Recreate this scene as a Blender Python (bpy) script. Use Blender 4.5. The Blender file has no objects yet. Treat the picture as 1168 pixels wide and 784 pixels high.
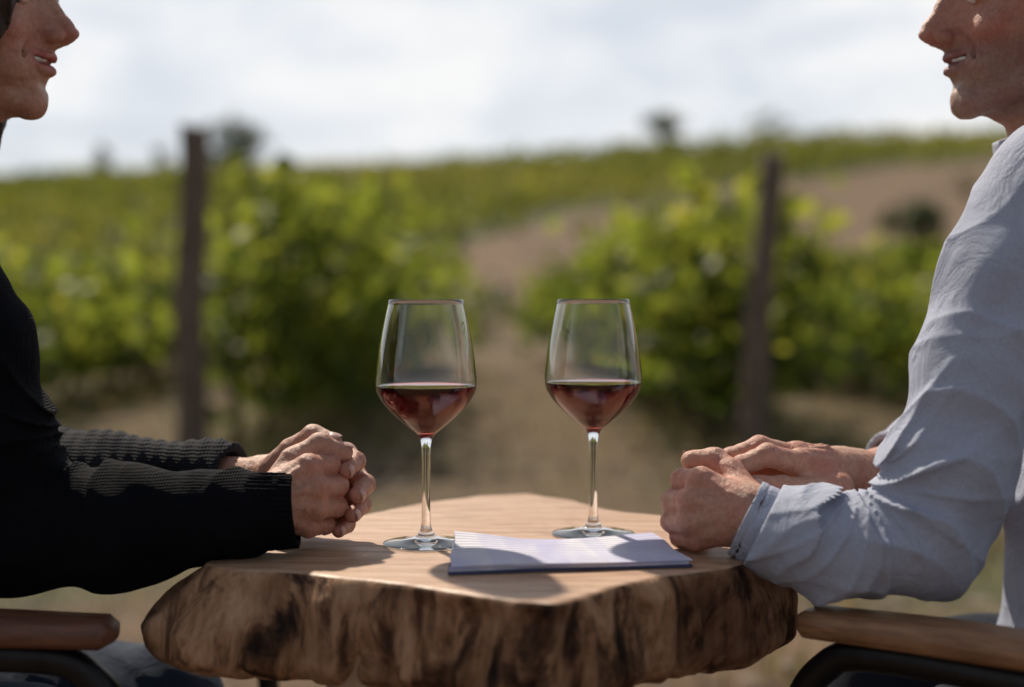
import bpy, math, random
import numpy as np
from mathutils import Vector, noise as mnoise
random.seed(7); rng=np.random.default_rng(7)
scn=bpy.context.scene
V=np.array

# ------------------------------------------------------------------ materials
def newmat(name):
    m=bpy.data.materials.new(name); m.use_nodes=True
    nt=m.node_tree; return m,nt,nt.nodes['Principled BSDF']
def ramp(nt,src,stops):
    r=nt.nodes.new('ShaderNodeValToRGB'); e=r.color_ramp.elements
    while len(e)<len(stops): e.new(0.5)
    for el,(p,c) in zip(e,stops): el.position=p; el.color=(*c,1)
    nt.links.new(src,r.inputs[0]); return r
def coords(nt,scale=(1,1,1),rot=(0,0,0)):
    tc=nt.nodes.new('ShaderNodeTexCoord'); mp=nt.nodes.new('ShaderNodeMapping')
    mp.inputs['Scale'].default_value=scale; mp.inputs['Rotation'].default_value=rot
    nt.links.new(tc.outputs['Object'],mp.inputs[0]); return mp.outputs[0]
def noise(nt,co,scale,detail=5,rough=.6,dist=0):
    n=nt.nodes.new('ShaderNodeTexNoise'); n.inputs['Scale'].default_value=scale
    n.inputs['Detail'].default_value=detail; n.inputs['Roughness'].default_value=rough
    n.inputs['Distortion'].default_value=dist
    nt.links.new(co,n.inputs['Vector']); return n.outputs['Fac']
def bump(nt,bs,h,strength,dist):
    b=nt.nodes.new('ShaderNodeBump'); b.inputs['Strength'].default_value=strength
    b.inputs['Distance'].default_value=dist
    nt.links.new(h,b.inputs['Height'])
    prev=bs.inputs['Normal']
    if prev.is_linked: nt.links.new(prev.links[0].from_socket,b.inputs['Normal'])
    nt.links.new(b.outputs[0],bs.inputs['Normal'])
def mix(nt,a,b,f,mode='MIX'):
    m=nt.nodes.new('ShaderNodeMix'); m.data_type='RGBA'; m.blend_type=mode
    for s,v in ((m.inputs[0],f),(m.inputs[6],a),(m.inputs[7],b)):
        if hasattr(v,'is_linked'): nt.links.new(v,s)
        elif isinstance(v,(int,float)): s.default_value=v
        else: s.default_value=(*v,1)
    return m.outputs[2]
def simple(name,c1,c2,scale=20,rough=.7,bs=.3,bd=.002,stretch=(1,1,1),metal=0):
    m,nt,p=newmat(name); co=coords(nt,stretch); n=noise(nt,co,scale)
    r=ramp(nt,n,[(.35,c1),(.65,c2)]); nt.links.new(r.outputs[0],p.inputs['Base Color'])
    p.inputs['Roughness'].default_value=rough; p.inputs['Metallic'].default_value=metal
    if bs: bump(nt,p,noise(nt,co,scale*4),bs,bd)
    return m

def skin_mat(name,base,red):
    m,nt,p=newmat(name); co=coords(nt)
    n=noise(nt,co,34,5,.65,.5); r=ramp(nt,n,[(.36,base),(.66,red)])
    n2=noise(nt,co,260,3); r2=ramp(nt,n2,[(.35,(.74,.72,.70)),(.6,(1,1,1))])
    a=nt.nodes.new('ShaderNodeAttribute'); a.attribute_name='tint'
    c=mix(nt,r.outputs[0],r2.outputs[0],.7,'MULTIPLY')
    c=mix(nt,c,a.outputs['Color'],1.0,'MULTIPLY')
    nt.links.new(c,p.inputs['Base Color'])
    p.inputs['Roughness'].default_value=.47
    p.inputs['Subsurface Weight'].default_value=.15
    p.inputs['Subsurface Radius'].default_value=(.012,.004,.002)
    p.inputs['Subsurface Scale'].default_value=.3
    v=nt.nodes.new('ShaderNodeTexVoronoi'); v.inputs['Scale'].default_value=900; nt.links.new(co,v.inputs['Vector'])
    bump(nt,p,v.outputs['Distance'],.4,.0006)
    bump(nt,p,noise(nt,coords(nt,(1.4,1,.6)),150,5,.7,1.5),.7,.0018)
    return m
M_skinW=skin_mat('skin_woman',(.58,.34,.24),(.54,.26,.185))
M_skinM=skin_mat('skin_man',(.58,.33,.23),(.57,.235,.17))
M_nail,nt,p=newmat('nail'); p.inputs['Roughness'].default_value=.3
co=coords(nt); nt.links.new(ramp(nt,noise(nt,co,90),[(.3,(.54,.32,.26)),(.7,(.60,.38,.32))]).outputs[0],p.inputs['Base Color'])

def cloth(name,c1,c2,weave,wdist,rough=.9,sheen=.0,wstr=.5,spec=.3,fold=.5):
    m,nt,p=newmat(name); co=coords(nt)
    r=ramp(nt,noise(nt,co,14,5),[(.3,c1),(.7,c2)])
    n2=noise(nt,co,600,2); 
    c=mix(nt,r.outputs[0],ramp(nt,n2,[(.3,(.75,.75,.75)),(.7,(1,1,1))]).outputs[0],.8,'MULTIPLY')
    nt.links.new(c,p.inputs['Base Color']); p.inputs['Roughness'].default_value=rough
    p.inputs['Sheen Weight'].default_value=sheen; p.inputs['Specular IOR Level'].default_value=spec
    for rt in ((0,.0,0),(0,1.57,0)):
        w=nt.nodes.new('ShaderNodeTexWave'); w.inputs['Scale'].default_value=weave
        w.inputs['Distortion'].default_value=1.5; w.inputs['Detail'].default_value=1
        nt.links.new(coords(nt,(1,1,1),rt),w.inputs['Vector'])
        bump(nt,p,w.outputs['Fac'],wstr,wdist)
    bump(nt,p,noise(nt,co,26,4,.55,1.6),fold,.006)
    return m
M_sweater=cloth('black_knit',(.0035,.004,.006),(.007,.0075,.011),150,.0009,spec=.08)
M_sweater2=cloth('charcoal_knit',(.012,.013,.018),(.03,.032,.04),110,.0014,spec=.15)
M_shirt=cloth('blue_shirt',(.42,.455,.57),(.46,.50,.62),420,.0002,rough=.85,wstr=.3,fold=.6)
M_jeansW=cloth('jeans',(.022,.035,.065),(.04,.06,.10),300,.0004)
M_jeansM=cloth('dark_jeans',(.008,.012,.025),(.014,.02,.035),300,.0004)
M_hairW=simple('brown_hair',(.012,.007,.005),(.05,.027,.016),60,.45,.8,.003,(6,6,.6))
M_hairM=simple('grey_hair',(.10,.09,.08),(.22,.20,.18),60,.5,.8,.003,(6,6,.6))
M_shoe=simple('shoe_leather',(.03,.02,.015),(.05,.03,.02),30,.5)
M_eye=simple('eye_white',(.7,.68,.65),(.75,.73,.7),30,.1,0)
M_iris=simple('iris',(.03,.02,.01),(.06,.04,.02),200,.1,0)
M_black=simple('black_metal',(.012,.012,.013),(.02,.02,.021),60,.4,.2,.0004,metal=.6)
M_seat=simple('seat_fabric',(.02,.02,.022),(.035,.035,.04),300,.9,.5,.001)
M_arm=simple('oiled_wood',(.20,.09,.042),(.38,.20,.095),24,.42,.3,.0006,(1,8,8))
M_armL=simple('dark_oiled_wood',(.10,.038,.022),(.18,.075,.04),24,.45,.3,.0006,(1,8,8))
M_post=simple('weathered_post',(.08,.058,.045),(.23,.175,.13),9,.9,.8,.01,(6,6,.8))
M_vinewood=simple('vine_bark',(.03,.02,.014),(.07,.05,.035),30,.9,.8,.01,(4,4,1))

def leaf_mat(name,dark,light,yellow,trans=.45,val=1.9,hue=.485,rough=.5):
    m,nt,p=newmat(name); out=[n for n in nt.nodes if n.type=='OUTPUT_MATERIAL'][0]
    a=nt.nodes.new('ShaderNodeAttribute'); a.attribute_name='tint'
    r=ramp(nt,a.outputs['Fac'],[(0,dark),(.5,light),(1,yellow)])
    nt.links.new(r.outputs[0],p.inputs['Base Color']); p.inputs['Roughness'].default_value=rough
    p.inputs['Specular IOR Level'].default_value=.25
    t=nt.nodes.new('ShaderNodeBsdfTranslucent')
    hs=nt.nodes.new('ShaderNodeHueSaturation'); hs.inputs['Value'].default_value=val; hs.inputs['Hue'].default_value=hue; hs.inputs['Saturation'].default_value=1.05
    nt.links.new(r.outputs[0],hs.inputs['Color']); nt.links.new(hs.outputs[0],t.inputs['Color'])
    mx=nt.nodes.new('ShaderNodeMixShader'); mx.inputs[0].default_value=trans
    nt.links.new(p.outputs[0],mx.inputs[1]); nt.links.new(t.outputs[0],mx.inputs[2]); nt.links.new(mx.outputs[0],out.inputs[0])
    return m
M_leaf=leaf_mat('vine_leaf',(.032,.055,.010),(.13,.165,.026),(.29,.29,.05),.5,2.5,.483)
M_leafhill=leaf_mat('hill_vine_leaf',(.095,.125,.022),(.165,.185,.034),(.23,.22,.05),.35,1.8,.485,.8)
M_leaftree=leaf_mat('tree_leaf',(.03,.045,.022),(.06,.08,.035),(.11,.12,.05),.3)
M_grass=leaf_mat('grass_blade',(.07,.08,.025),(.17,.15,.06),(.34,.26,.13),.3)

# ------------------------------------------------------------------ helpers
def link(o,parent=None):
    scn.collection.objects.link(o)
    if parent is not None: o.parent=parent
    return o
def empty(name,loc=(0,0,0),rz=0):
    e=bpy.data.objects.new(name,None); e.location=loc; e.rotation_euler=(0,0,rz); e.empty_display_size=.1
    scn.collection.objects.link(e); return e
def mesh(name,verts,faces,mat,parent=None,smooth=True,tint=None):
    me=bpy.data.meshes.new(name)
    me.from_pydata([tuple(v) for v in np.asarray(verts,dtype=float).tolist()],[],faces if isinstance(faces,list) else faces.tolist())
    if smooth: me.polygons.foreach_set('use_smooth',[True]*len(me.polygons))
    mats=mat if isinstance(mat,(list,tuple)) else [mat]
    for m in mats: me.materials.append(m)
    if tint is not None:
        tint=np.asarray(tint,dtype=np.float32)
        if tint.ndim==1: tint=np.stack([tint]*3,1)
        at=me.color_attributes.new('tint','FLOAT_COLOR','POINT')
        at.data.foreach_set('color',np.concatenate([tint,np.ones((len(tint),1),np.float32)],1).ravel())
    me.update()
    return link(bpy.data.objects.new(name,me),parent)

class Field:
    """signed distance grid, meshed with surface nets"""
    def __init__(s,lo,hi,h):
        s.lo=V(lo,float); s.h=h; n=np.ceil((V(hi,float)-s.lo)/h).astype(int)+1
        s.ax=[(s.lo[i]+h*np.arange(n[i])).astype(np.float32) for i in range(3)]
        s.f=np.ones(tuple(n),np.float32)
    def sub(s,lo,hi):
        sl=[]
        for i in range(3):
            a=int(max(0,math.floor((lo[i]-s.lo[i])/s.h))); b=int(min(len(s.ax[i]),math.ceil((hi[i]-s.lo[i])/s.h)+1))
            if b<=a: return None
            sl.append(slice(a,b))
        X=s.ax[0][sl[0]][:,None,None]; Y=s.ax[1][sl[1]][None,:,None]; Z=s.ax[2][sl[2]][None,None,:]
        return tuple(sl),X,Y,Z
    def comb(s,sl,d,k,op):
        a=s.f[sl]
        if op=='add':
            hh=np.clip(.5+.5*(a-d)/k,0,1); s.f[sl]=a+(d-a)*hh-k*hh*(1-hh)
        else:
            a=-a; hh=np.clip(.5+.5*(a-d)/k,0,1); s.f[sl]=-(a+(d-a)*hh-k*hh*(1-hh))
    def cone(s,a,b,ra,rb,k=.004,op='add',flat=None):
        a=V(a,float); b=V(b,float); m=max(ra,rb)+k+4*s.h
        q=s.sub(np.minimum(a,b)-m,np.maximum(a,b)+m)
        if q is None: return
        sl,X,Y,Z=q; d=b-a; L=max(d@d,1e-12)
        x=X-a[0];y=Y-a[1];z=Z-a[2]
        t=np.clip((x*d[0]+y*d[1]+z*d[2])/L,0,1)
        x=x-t*d[0];y=y-t*d[1];z=z-t*d[2]
        D=x*x+y*y+z*z
        if flat is not None:
            nn,fk=flat; w=x*nn[0]+y*nn[1]+z*nn[2]; D=D+(fk*fk-1)*w*w
        s.comb(sl,np.sqrt(D)-(ra+(rb-ra)*t),k,op)
    def ell(s,c,r,k=.004,op='add'):
        c=V(c,float); m=max(r)+k+4*s.h
        q=s.sub(c-m,c+m)
        if q is None: return
        sl,X,Y,Z=q; x=X-c[0];y=Y-c[1];z=Z-c[2]
        k0=np.sqrt((x/r[0])**2+(y/r[1])**2+(z/r[2])**2)+1e-6
        k1=np.sqrt((x/r[0]**2)**2+(y/r[1]**2)**2+(z/r[2]**2)**2)+1e-6
        s.comb(sl,k0*(k0-1)/k1,k,op)
    def grid(s):
        return s.ax[0][:,None,None],s.ax[1][None,:,None],s.ax[2][None,None,:]
    def clip(s,c,n):
        X,Y,Z=s.grid(); n=V(n,float); n=n/np.linalg.norm(n)
        d=(X-c[0])*n[0]+(Y-c[1])*n[1]+(Z-c[2])*n[2]
        s.f=np.maximum(s.f,d)
    def extract(s):
        f=s.f; f[0]=1;f[-1]=1;f[:,0]=1;f[:,-1]=1;f[:,:,0]=1;f[:,:,-1]=1
        ins=f<0
        c=np.zeros(tuple(n-1 for n in f.shape),np.int8)
        offs=[(i,j,k) for i in(0,1) for j in(0,1) for k in(0,1)]
        nx,ny,nz=c.shape
        for i,j,k in offs: c+=ins[i:nx+i,j:ny+j,k:nz+k]
        act=(c>0)&(c<8); ijk=np.argwhere(act)
        idx=-np.ones(c.shape,np.int64); idx[act]=np.arange(len(ijk))
        val=[f[ijk[:,0]+o[0],ijk[:,1]+o[1],ijk[:,2]+o[2]] for o in offs]
        acc=np.zeros((len(ijk),3)); cnt=np.zeros(len(ijk))
        for a in range(8):
            for b in range(a+1,8):
                oa=V(offs[a]);ob=V(offs[b])
                if abs(oa-ob).sum()!=1: continue
                m=(val[a]<0)!=(val[b]<0)
                t=val[a][m]/(val[a][m]-val[b][m])
                acc[m]+=oa+t[:,None]*(ob-oa); cnt[m]+=1
        verts=s.lo+s.h*(ijk+acc/cnt[:,None])
        Q=[]
        for ax in range(3):
            sh=[slice(None)]*3; sh2=[slice(None)]*3; sh[ax]=slice(0,-1); sh2[ax]=slice(1,None)
            A=ins[tuple(sh)]; B=ins[tuple(sh2)]
            e=np.argwhere(A!=B); u=(ax+1)%3; w=(ax+2)%3
            du=np.zeros(3,int);du[u]=1;dw=np.zeros(3,int);dw[w]=1
            g=lambda p: idx[p[:,0],p[:,1],p[:,2]]
            q=np.stack([g(e-du-dw),g(e-dw),g(e),g(e-du)],1)
            fl=~A[e[:,0],e[:,1],e[:,2]]
            q[fl]=q[fl][:,::-1]; Q.append(q)
        return verts,np.concatenate(Q)
    def obj(s,name,mat,parent,tint=None):
        v,q=s.extract()
        if callable(tint): tint=tint(v)
        return mesh(name,v,q,mat,parent,True,tint)

def catmull(pts,n=8):
    P=[V(p,float) for p in pts]; P=[2*P[0]-P[1]]+P+[2*P[-1]-P[-2]]; out=[]
    for i in range(1,len(P)-2):
        for j in range(n):
            t=j/n; a,b,c,d=P[i-1],P[i],P[i+1],P[i+2]
            out.append(.5*((2*b)+(-a+c)*t+(2*a-5*b+4*c-d)*t*t+(-a+3*b-3*c+d)*t**3))
    out.append(P[-2]); return out
def sweep(pts,w,h=None,up=(0,0,1),seg=14,n=8,power=2.0,ends=True,jit=0):
    C=catmull(pts,n) if n>1 else [V(p,float) for p in pts]
    h=w if h is None else h; N=len(C)
    ww=np.interp(np.linspace(0,1,N),np.linspace(0,1,len(w)),w) if hasattr(w,'__len__') else [w]*N
    hh=np.interp(np.linspace(0,1,N),np.linspace(0,1,len(h)),h) if hasattr(h,'__len__') else [h]*N
    vs=[];fs=[]; rings=[]
    for i,c in enumerate(C):
        t=C[min(i+1,N-1)]-C[max(i-1,0)]; t=t/np.linalg.norm(t)
        u=V(up,float)
        if abs(t@u)>.95: u=V((1.,0,0))
        sd=np.cross(t,u); sd/=np.linalg.norm(sd); u2=np.cross(sd,t)
        if ends and i==0: sc=[(.0,-.9),(.6,-.75),(1,0)]
        elif ends and i==N-1: sc=[(1,0),(.6,.75),(.0,.9)]
        else: sc=[(1,0)]
        for s_,off in sc:
            r=[]
            for k in range(seg):
                a=2*math.pi*k/seg; ca,sa=math.cos(a),math.sin(a)
                x=abs(ca)**(2/power)*(1 if ca>0 else -1); y=abs(sa)**(2/power)*(1 if sa>0 else -1)
                j=1+jit*(random.random()-.5)
                r.append(len(vs)); vs.append(c+t*off*min(ww[i],hh[i])+sd*x*ww[i]*max(s_,.02)*j+u2*y*hh[i]*max(s_,.02)*j)
            rings.append(r)
    for a,b in zip(rings[:-1],rings[1:]):
        for k in range(seg): fs.append([a[k],b[k],b[(k+1)%seg],a[(k+1)%seg]][::-1])
    fs.append(rings[0]); fs.append(rings[-1][::-1])
    return vs,fs
def sweepobj(name,mat,parent,*a,**k):
    v,f=sweep(*a,**k); return mesh(name,v,f,mat,parent)
def joined(name,parts,mat,parent=None,smooth=True,tint=None):
    vs=[];fs=[]
    for v,f in parts:
        o=len(vs); vs+=list(v); fs+=[[i+o for i in q] for q in f]
    return mesh(name,vs,fs,mat,parent,smooth,tint)

# ------------------------------------------------------------------ world + sun
SUN_AZ=math.radians(-24); SUN_EL=math.radians(46)
w=bpy.data.worlds.new('World'); scn.world=w; w.use_nodes=True; nt=w.node_tree
bg=nt.nodes['Background']; bg.inputs['Strength'].default_value=.1
sky=nt.nodes.new('ShaderNodeTexSky'); sky.sky_type='NISHITA'; sky.sun_disc=False
sky.sun_elevation=SUN_EL; sky.sun_rotation=SUN_AZ; sky.dust_density=1.5
tc=nt.nodes.new('ShaderNodeTexCoord'); mp=nt.nodes.new('ShaderNodeMapping'); mp.inputs['Scale'].default_value=(1,1,2.6)
mp.inputs['Location'].default_value=(.35,.2,.1)
nt.links.new(tc.outputs['Generated'],mp.inputs[0])
n1=noise(nt,mp.outputs[0],6.0,7,.6,.4)
cr=ramp(nt,n1,[(.34,(6.6,7.1,7.9)),(.48,(8.1,8.4,8.9)),(.60,(9.5,9.5,9.5))])
cf=ramp(nt,n1,[(.3,(.82,.82,.82)),(.6,(.98,.98,.98))])
sp=nt.nodes.new('ShaderNodeSeparateXYZ'); nt.links.new(tc.outputs['Generated'],sp.inputs[0])
el=ramp(nt,sp.outputs['Z'],[(.22,(1,1,1)),(.55,(.38,.41,.46))])
ym=nt.nodes.new('ShaderNodeMapRange'); ym.inputs['From Min'].default_value=-.7; ym.inputs['From Max'].default_value=.4; nt.links.new(sp.outputs['Y'],ym.inputs['Value'])
yr=ramp(nt,ym.outputs[0],[(0,(.48,.49,.51)),(1,(1,1,1))])
cl=mix(nt,cr.outputs[0],el.outputs[0],1.0,'MULTIPLY'); cl=mix(nt,cl,yr.outputs[0],1.0,'MULTIPLY')
nt.links.new(mix(nt,sky.outputs[0],cl,cf.outputs[0]),bg.inputs['Color'])
sd=bpy.data.lights.new('sun','SUN'); sd.energy=5.0; sd.angle=math.radians(2.0); sd.color=(1,.88,.72)
so=bpy.data.objects.new('sun',sd); scn.collection.objects.link(so)
tosun=Vector((math.sin(SUN_AZ)*math.cos(SUN_EL),math.cos(SUN_AZ)*math.cos(SUN_EL),math.sin(SUN_EL)))
so.rotation_euler=tosun.to_track_quat('Z','Y').to_euler()

# ------------------------------------------------------------------ terrain
def height(x,y):
    zr=11.7+.054*np.clip(x,-90,90)
    t=(y-30)/90
    t=np.where(t<0,0,t); e=np.where(t<.12,t*t/.24,t-.06)/.94
    z=zr*np.minimum(e,1)
    over=np.clip(y-118,0,None); z=z-over*over*.002/(1+over*.02)
    und=.25*np.sin(x*.11+y*.05)*np.clip((y-35)/30,0,1)
    return z+und
xs=np.concatenate([np.linspace(-400,-70,12)[:-1],np.linspace(-70,70,281),np.linspace(70,400,12)[1:]])
ys=np.concatenate([np.linspace(-40,0,9)[:-1],np.linspace(0,140,281),np.linspace(140,600,24)[1:]])
X,Y=np.meshgrid(xs,ys,indexing='ij'); Z=height(X,Y)
Z=Z+np.where((Y<34),.025*np.sin(X*2.1+1)*np.sin(Y*1.3),0)
gv=np.stack([X,Y,Z],-1).reshape(-1,3)
I=np.arange(len(xs)*len(ys)).reshape(len(xs),len(ys))
gf=np.stack([I[:-1,:-1],I[1:,:-1],I[1:,1:],I[:-1,1:]],-1).reshape(-1,4)
def yb(x): return np.interp(x,[-9,-5.5,0,4.8,16.5,33,60],[26,45,62,74,88,97,102])
def bare(x,y): 
    return np.clip((yb(x)+1.5*np.sin(x*.6)-y)/3,0,1)*np.clip((y-24)/3,0,1)
rowg=np.exp(-((np.abs(X+.05)-1.55)/.5)**2)+np.exp(-((np.abs(X)-3.7)/.5)**2)+(np.abs(X)>5)*.7
green=np.where(Y>24,1-bare(X,Y)*.97,np.clip(rowg+.22+.2*np.sin(X*2.3+Y)*np.sin(Y*.9),0,1)*.8*(Y>4)).reshape(-1)
m,nt,p=newmat('ground'); co=coords(nt)
a=nt.nodes.new('ShaderNodeAttribute'); a.attribute_name='tint'
dirt=ramp(nt,noise(nt,co,2.2,8,.7),[(.3,(.10,.056,.033)),(.5,(.185,.112,.064)),(.7,(.29,.19,.112))])
dirt2=ramp(nt,noise(nt,co,.35,4),[(.35,(.60,.60,.53)),(.65,(1,1,1))])
d=mix(nt,dirt.outputs[0],dirt2.outputs[0],.9,'MULTIPLY')
gr=ramp(nt,noise(nt,co,1.1,7,.7),[(.3,(.05,.065,.018)),(.6,(.09,.105,.03)),(.75,(.16,.145,.05))])
nt.links.new(mix(nt,d,gr.outputs[0],a.outputs['Fac']),p.inputs['Base Color']); p.inputs['Roughness'].default_value=.95
bump(nt,p,noise(nt,co,14,8,.7),.8,.05)
mesh('ground',gv,gf,m,None,True,green)

# ------------------------------------------------------------------ leaves
def leaf_cloud(C,size,tint):
    """folded leaves at centres C"""
    n=len(C); a=rng.normal(size=(n,3)); a/=np.linalg.norm(a,axis=1)[:,None]
    b=rng.normal(size=(n,3)); b-= (b*a).sum(1)[:,None]*a; b/=np.linalg.norm(b,axis=1)[:,None]
    c=np.cross(a,b); s=size[:,None]
    P=[C-a*s*.9, C+b*s*.75-a*s*.35+c*s*.18, C+b*s*.8+a*s*.35+c*s*.2, C+a*s, C-b*s*.8+a*s*.35+c*s*.2, C-b*s*.75-a*s*.35+c*s*.18]
    v=np.stack(P,1).reshape(-1,3); k=np.arange(n)[:,None]*6
    f=(k+V([[0,1,2,3]])); g=(k+V([[0,3,4,5]]))
    return v,np.concatenate([f,g]),np.repeat(tint,6)

def vine_row(x0,y0,y1,dens,slope=-.015,top=1.62,bright=.5,wmul=1.0,low=.30,shift=0.0,drop=.0,yel=.04):
    L=y1-y0; n=int(L*dens)
    y=rng.uniform(y0,y1,n)
    ph=rng.uniform(0,6)
    clump=.5+.5*np.sin(y*5.7+ph)*np.sin(y*2.3+ph*2)
    keep=rng.uniform(size=n)<(.45+.55*clump); y=y[keep]; n=len(y)
    topy=top-drop*(y-y0)+.16*np.sin(y*3.1+ph)+.1*np.sin(y*7.3+ph)+.04*rng.normal(size=n)
    z=low+(topy-low)*rng.beta(1.5,1.2,n)
    wid=(.15+.20*np.sin(np.pi*np.clip((z-.2)/(topy-.0),0,1)))*wmul
    x=x0+slope*(y-8)+rng.normal(size=n)*wid+shift
    ns=int(L*6); sy=rng.uniform(y0,y1,ns); sx=x0+shift+slope*(sy-8)+rng.normal(size=ns)*.25
    tt=rng.uniform(0,1,(ns,9)); dx=rng.normal(size=(ns,1))*.25; dy=rng.normal(size=(ns,1))*.15
    SX=(sx[:,None]+dx*tt).ravel(); SY=(sy[:,None]+dy*tt).ravel(); SZ=((top-drop*(sy-y0))[:,None]-.1+.40*tt*rng.uniform(.4,1,(ns,1))).ravel()
    C=np.stack([np.r_[x,SX],np.r_[y,SY],np.r_[z,SZ]],1); C[:,2]+=height(C[:,0],C[:,1])
    N=len(C); size=rng.uniform(.045,.088,N)
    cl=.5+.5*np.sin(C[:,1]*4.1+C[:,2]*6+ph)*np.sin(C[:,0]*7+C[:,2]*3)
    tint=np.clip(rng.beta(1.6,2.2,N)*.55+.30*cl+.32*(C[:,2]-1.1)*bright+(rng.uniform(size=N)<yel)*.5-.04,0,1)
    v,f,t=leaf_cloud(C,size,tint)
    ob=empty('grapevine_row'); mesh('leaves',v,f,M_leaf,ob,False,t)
    parts=[]
    yy=y0+.3
    while yy<y1:
        xx=x0+slope*(yy-8); g=float(height(V(xx),V(yy)))
        parts.append(sweep([(xx,yy,g-.05),(xx+random.uniform(-.04,.04),yy+.04,g+.3),(xx+random.uniform(-.05,.05),yy-.03,g+.6),(xx,yy+.1,g+.85),(xx,yy+.5,g+.9)],[.035,.028,.026,.022,.012],seg=7,n=3,jit=.3))
        parts.append(sweep([(xx,yy,g+.75),(xx+.02,yy-.2,g+.88),(xx,yy-.5,g+.9)],[.02,.012,.01],seg=6,n=3,jit=.3))
        yy+=1.0
    for hz in (.75,1.0,1.15):
        parts.append(sweep([(x0+slope*(q-8),q,hz+float(height(V(x0),V(q)))) for q in (y0,(y0+y1)/2,y1)],[.003,.003,.003],seg=4,n=1))
    yy=y0+6
    while yy<y1:
        xx=x0+slope*(yy-8); g=float(height(V(xx),V(yy)))
        parts.append(sweep([(xx,yy,g-.1),(xx,yy,g+1.2)],[.05,.045],seg=8,n=2)); yy+=6
    joined('trunks_and_wires',parts,M_vinewood,ob)
    return ob
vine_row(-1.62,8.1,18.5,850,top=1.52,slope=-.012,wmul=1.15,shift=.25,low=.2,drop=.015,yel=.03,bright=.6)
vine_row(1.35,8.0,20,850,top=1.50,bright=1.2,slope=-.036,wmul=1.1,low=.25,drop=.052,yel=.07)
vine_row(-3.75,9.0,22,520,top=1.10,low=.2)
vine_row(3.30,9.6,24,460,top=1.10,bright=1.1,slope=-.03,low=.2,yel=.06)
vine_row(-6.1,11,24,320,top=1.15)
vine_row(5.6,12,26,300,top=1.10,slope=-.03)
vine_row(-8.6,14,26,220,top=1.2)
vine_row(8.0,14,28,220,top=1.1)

def wooden_post(x,y,z1,r,lean):
    N=14
    vs=[];fs=[];seg=16
    for i in range(N+1):
        t=i/N; z=-.1+(z1+.1)*t
        cx=x+lean*(t-1)+.012*math.sin(t*9); cy=y+.01*math.cos(t*7)
        rr=r*(1.06-.12*t)
        for k in range(seg):
            a=2*math.pi*k/seg; q=rr*(1+.07*math.sin(3*a+t*2)+.04*math.sin(7*a+t*5)+.02*random.random())
            vs.append((cx+q*math.cos(a),cy+q*math.sin(a),z+(.02*math.sin(a*2) if i==N else 0)))
    for i in range(N):
        for k in range(seg): fs.append([i*seg+k,i*seg+(k+1)%seg,(i+1)*seg+(k+1)%seg,(i+1)*seg+k])
    vs.append((x,y,z1+.01)); c=len(vs)-1
    for k in range(seg): fs.append([N*seg+k,N*seg+(k+1)%seg,c])
    return mesh('wooden_post',vs,fs,M_post)
wooden_post(-1.73,7.7,1.85,.082,.02)
wooden_post(1.40,7.7,1.70,.070,.13)

# distant hillside vineyard : rows climbing the slope on the diagonal
C=[]
for ri,x0 in enumerate(np.arange(-175,75,4.6)):
    y=np.arange(28,122,.27); nn=len(y); x=x0+1.0*(y-28)+rng.normal(size=nn)*.30
    y=y+rng.normal(size=nn)*.15
    ok=(y>29)&(y<121)&(np.abs(x)<y*.5+4)
    x=x[ok];y=y[ok]; g=bare(x,y)<.35; x=x[g];y=y[g]
    C.append(np.stack([x,y,height(x,y)+rng.uniform(.1,1.0,len(x))],1))
C=np.concatenate(C); C=np.repeat(C,4,0)+rng.normal(size=(len(C)*4,3))*[.45,.25,.25]
t=np.clip(.55+.25*np.sin(C[:,0]*.13+C[:,1]*.09)+rng.normal(size=len(C))*.18,0,1)
v,f,t=leaf_cloud(C,rng.uniform(.2,.34,len(C)),t)
mesh('hillside_vineyard',v,f,M_leafhill,None,False,t)

def tree(x,y,hh,wd,name='tree',trunk=.35,n=900,tb=0,ls=None):
    g=float(height(V(float(x)),V(float(y)))); ob=empty(name,(x,y,g-.1))
    parts=[sweep([(0,0,0),(.05*hh*.3,0,hh*trunk),(0,.02,hh*.8)],[.05*hh*.6,.035*hh*.6,.01*hh],seg=8,n=4,jit=.2)]
    cl=[]
    for i in range(16):
        a=random.uniform(0,6.28); r=wd*.5*random.uniform(.25,.85); z=hh*random.uniform(trunk+.05,.93)
        r*=math.sqrt(max(.1,1-((z/hh-.62)/.42)**2))
        e=(r*math.cos(a),r*math.sin(a),z); cl.append(e)
        parts.append(sweep([(0,0,hh*trunk*.8),(e[0]*.4,e[1]*.4,(z+hh*trunk)/2),e],[.018*hh,.012*hh,.004*hh],seg=6,n=3))
    joined('trunk_and_limbs',parts,M_vinewood,ob)
    cl=V(cl); P=cl[rng.integers(0,16,n)]+rng.normal(size=(n,3))*[wd*.1,wd*.1,hh*.07]
    v,f,t=leaf_cloud(P,rng.uniform(.6,1.2,n)*(ls or hh*.045),np.clip(rng.beta(2,3,n)+tb,0,1))
    mesh('crown',v,f,M_leaftree,ob,False,t)
tree(-36,125,3.8,1.8,trunk=.15,n=350); tree(-30,122,3.0,2.2,trunk=.15,n=400); tree(-24.2,122,5.4,5.8,trunk=.15,n=800); tree(-27.4,124,3.8,3.0,trunk=.15,n=500)
tree(12.9,119,3.8,4.6,tb=.25,trunk=.08,n=600); tree(21.7,121,3.4,4.4,tb=.5,trunk=.08,n=500)  # raised leaf tint paints distance haze into these ridge crowns
tree(12.9,46,2.4,2.5,name='shrub',trunk=.1,tb=.05); tree(13.5,66,1.2,1.8,name='shrub',trunk=.1,tb=.5,n=300); tree(23,72,1.5,2.4,name='shrub',trunk=.1,tb=.5,n=300)
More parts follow.
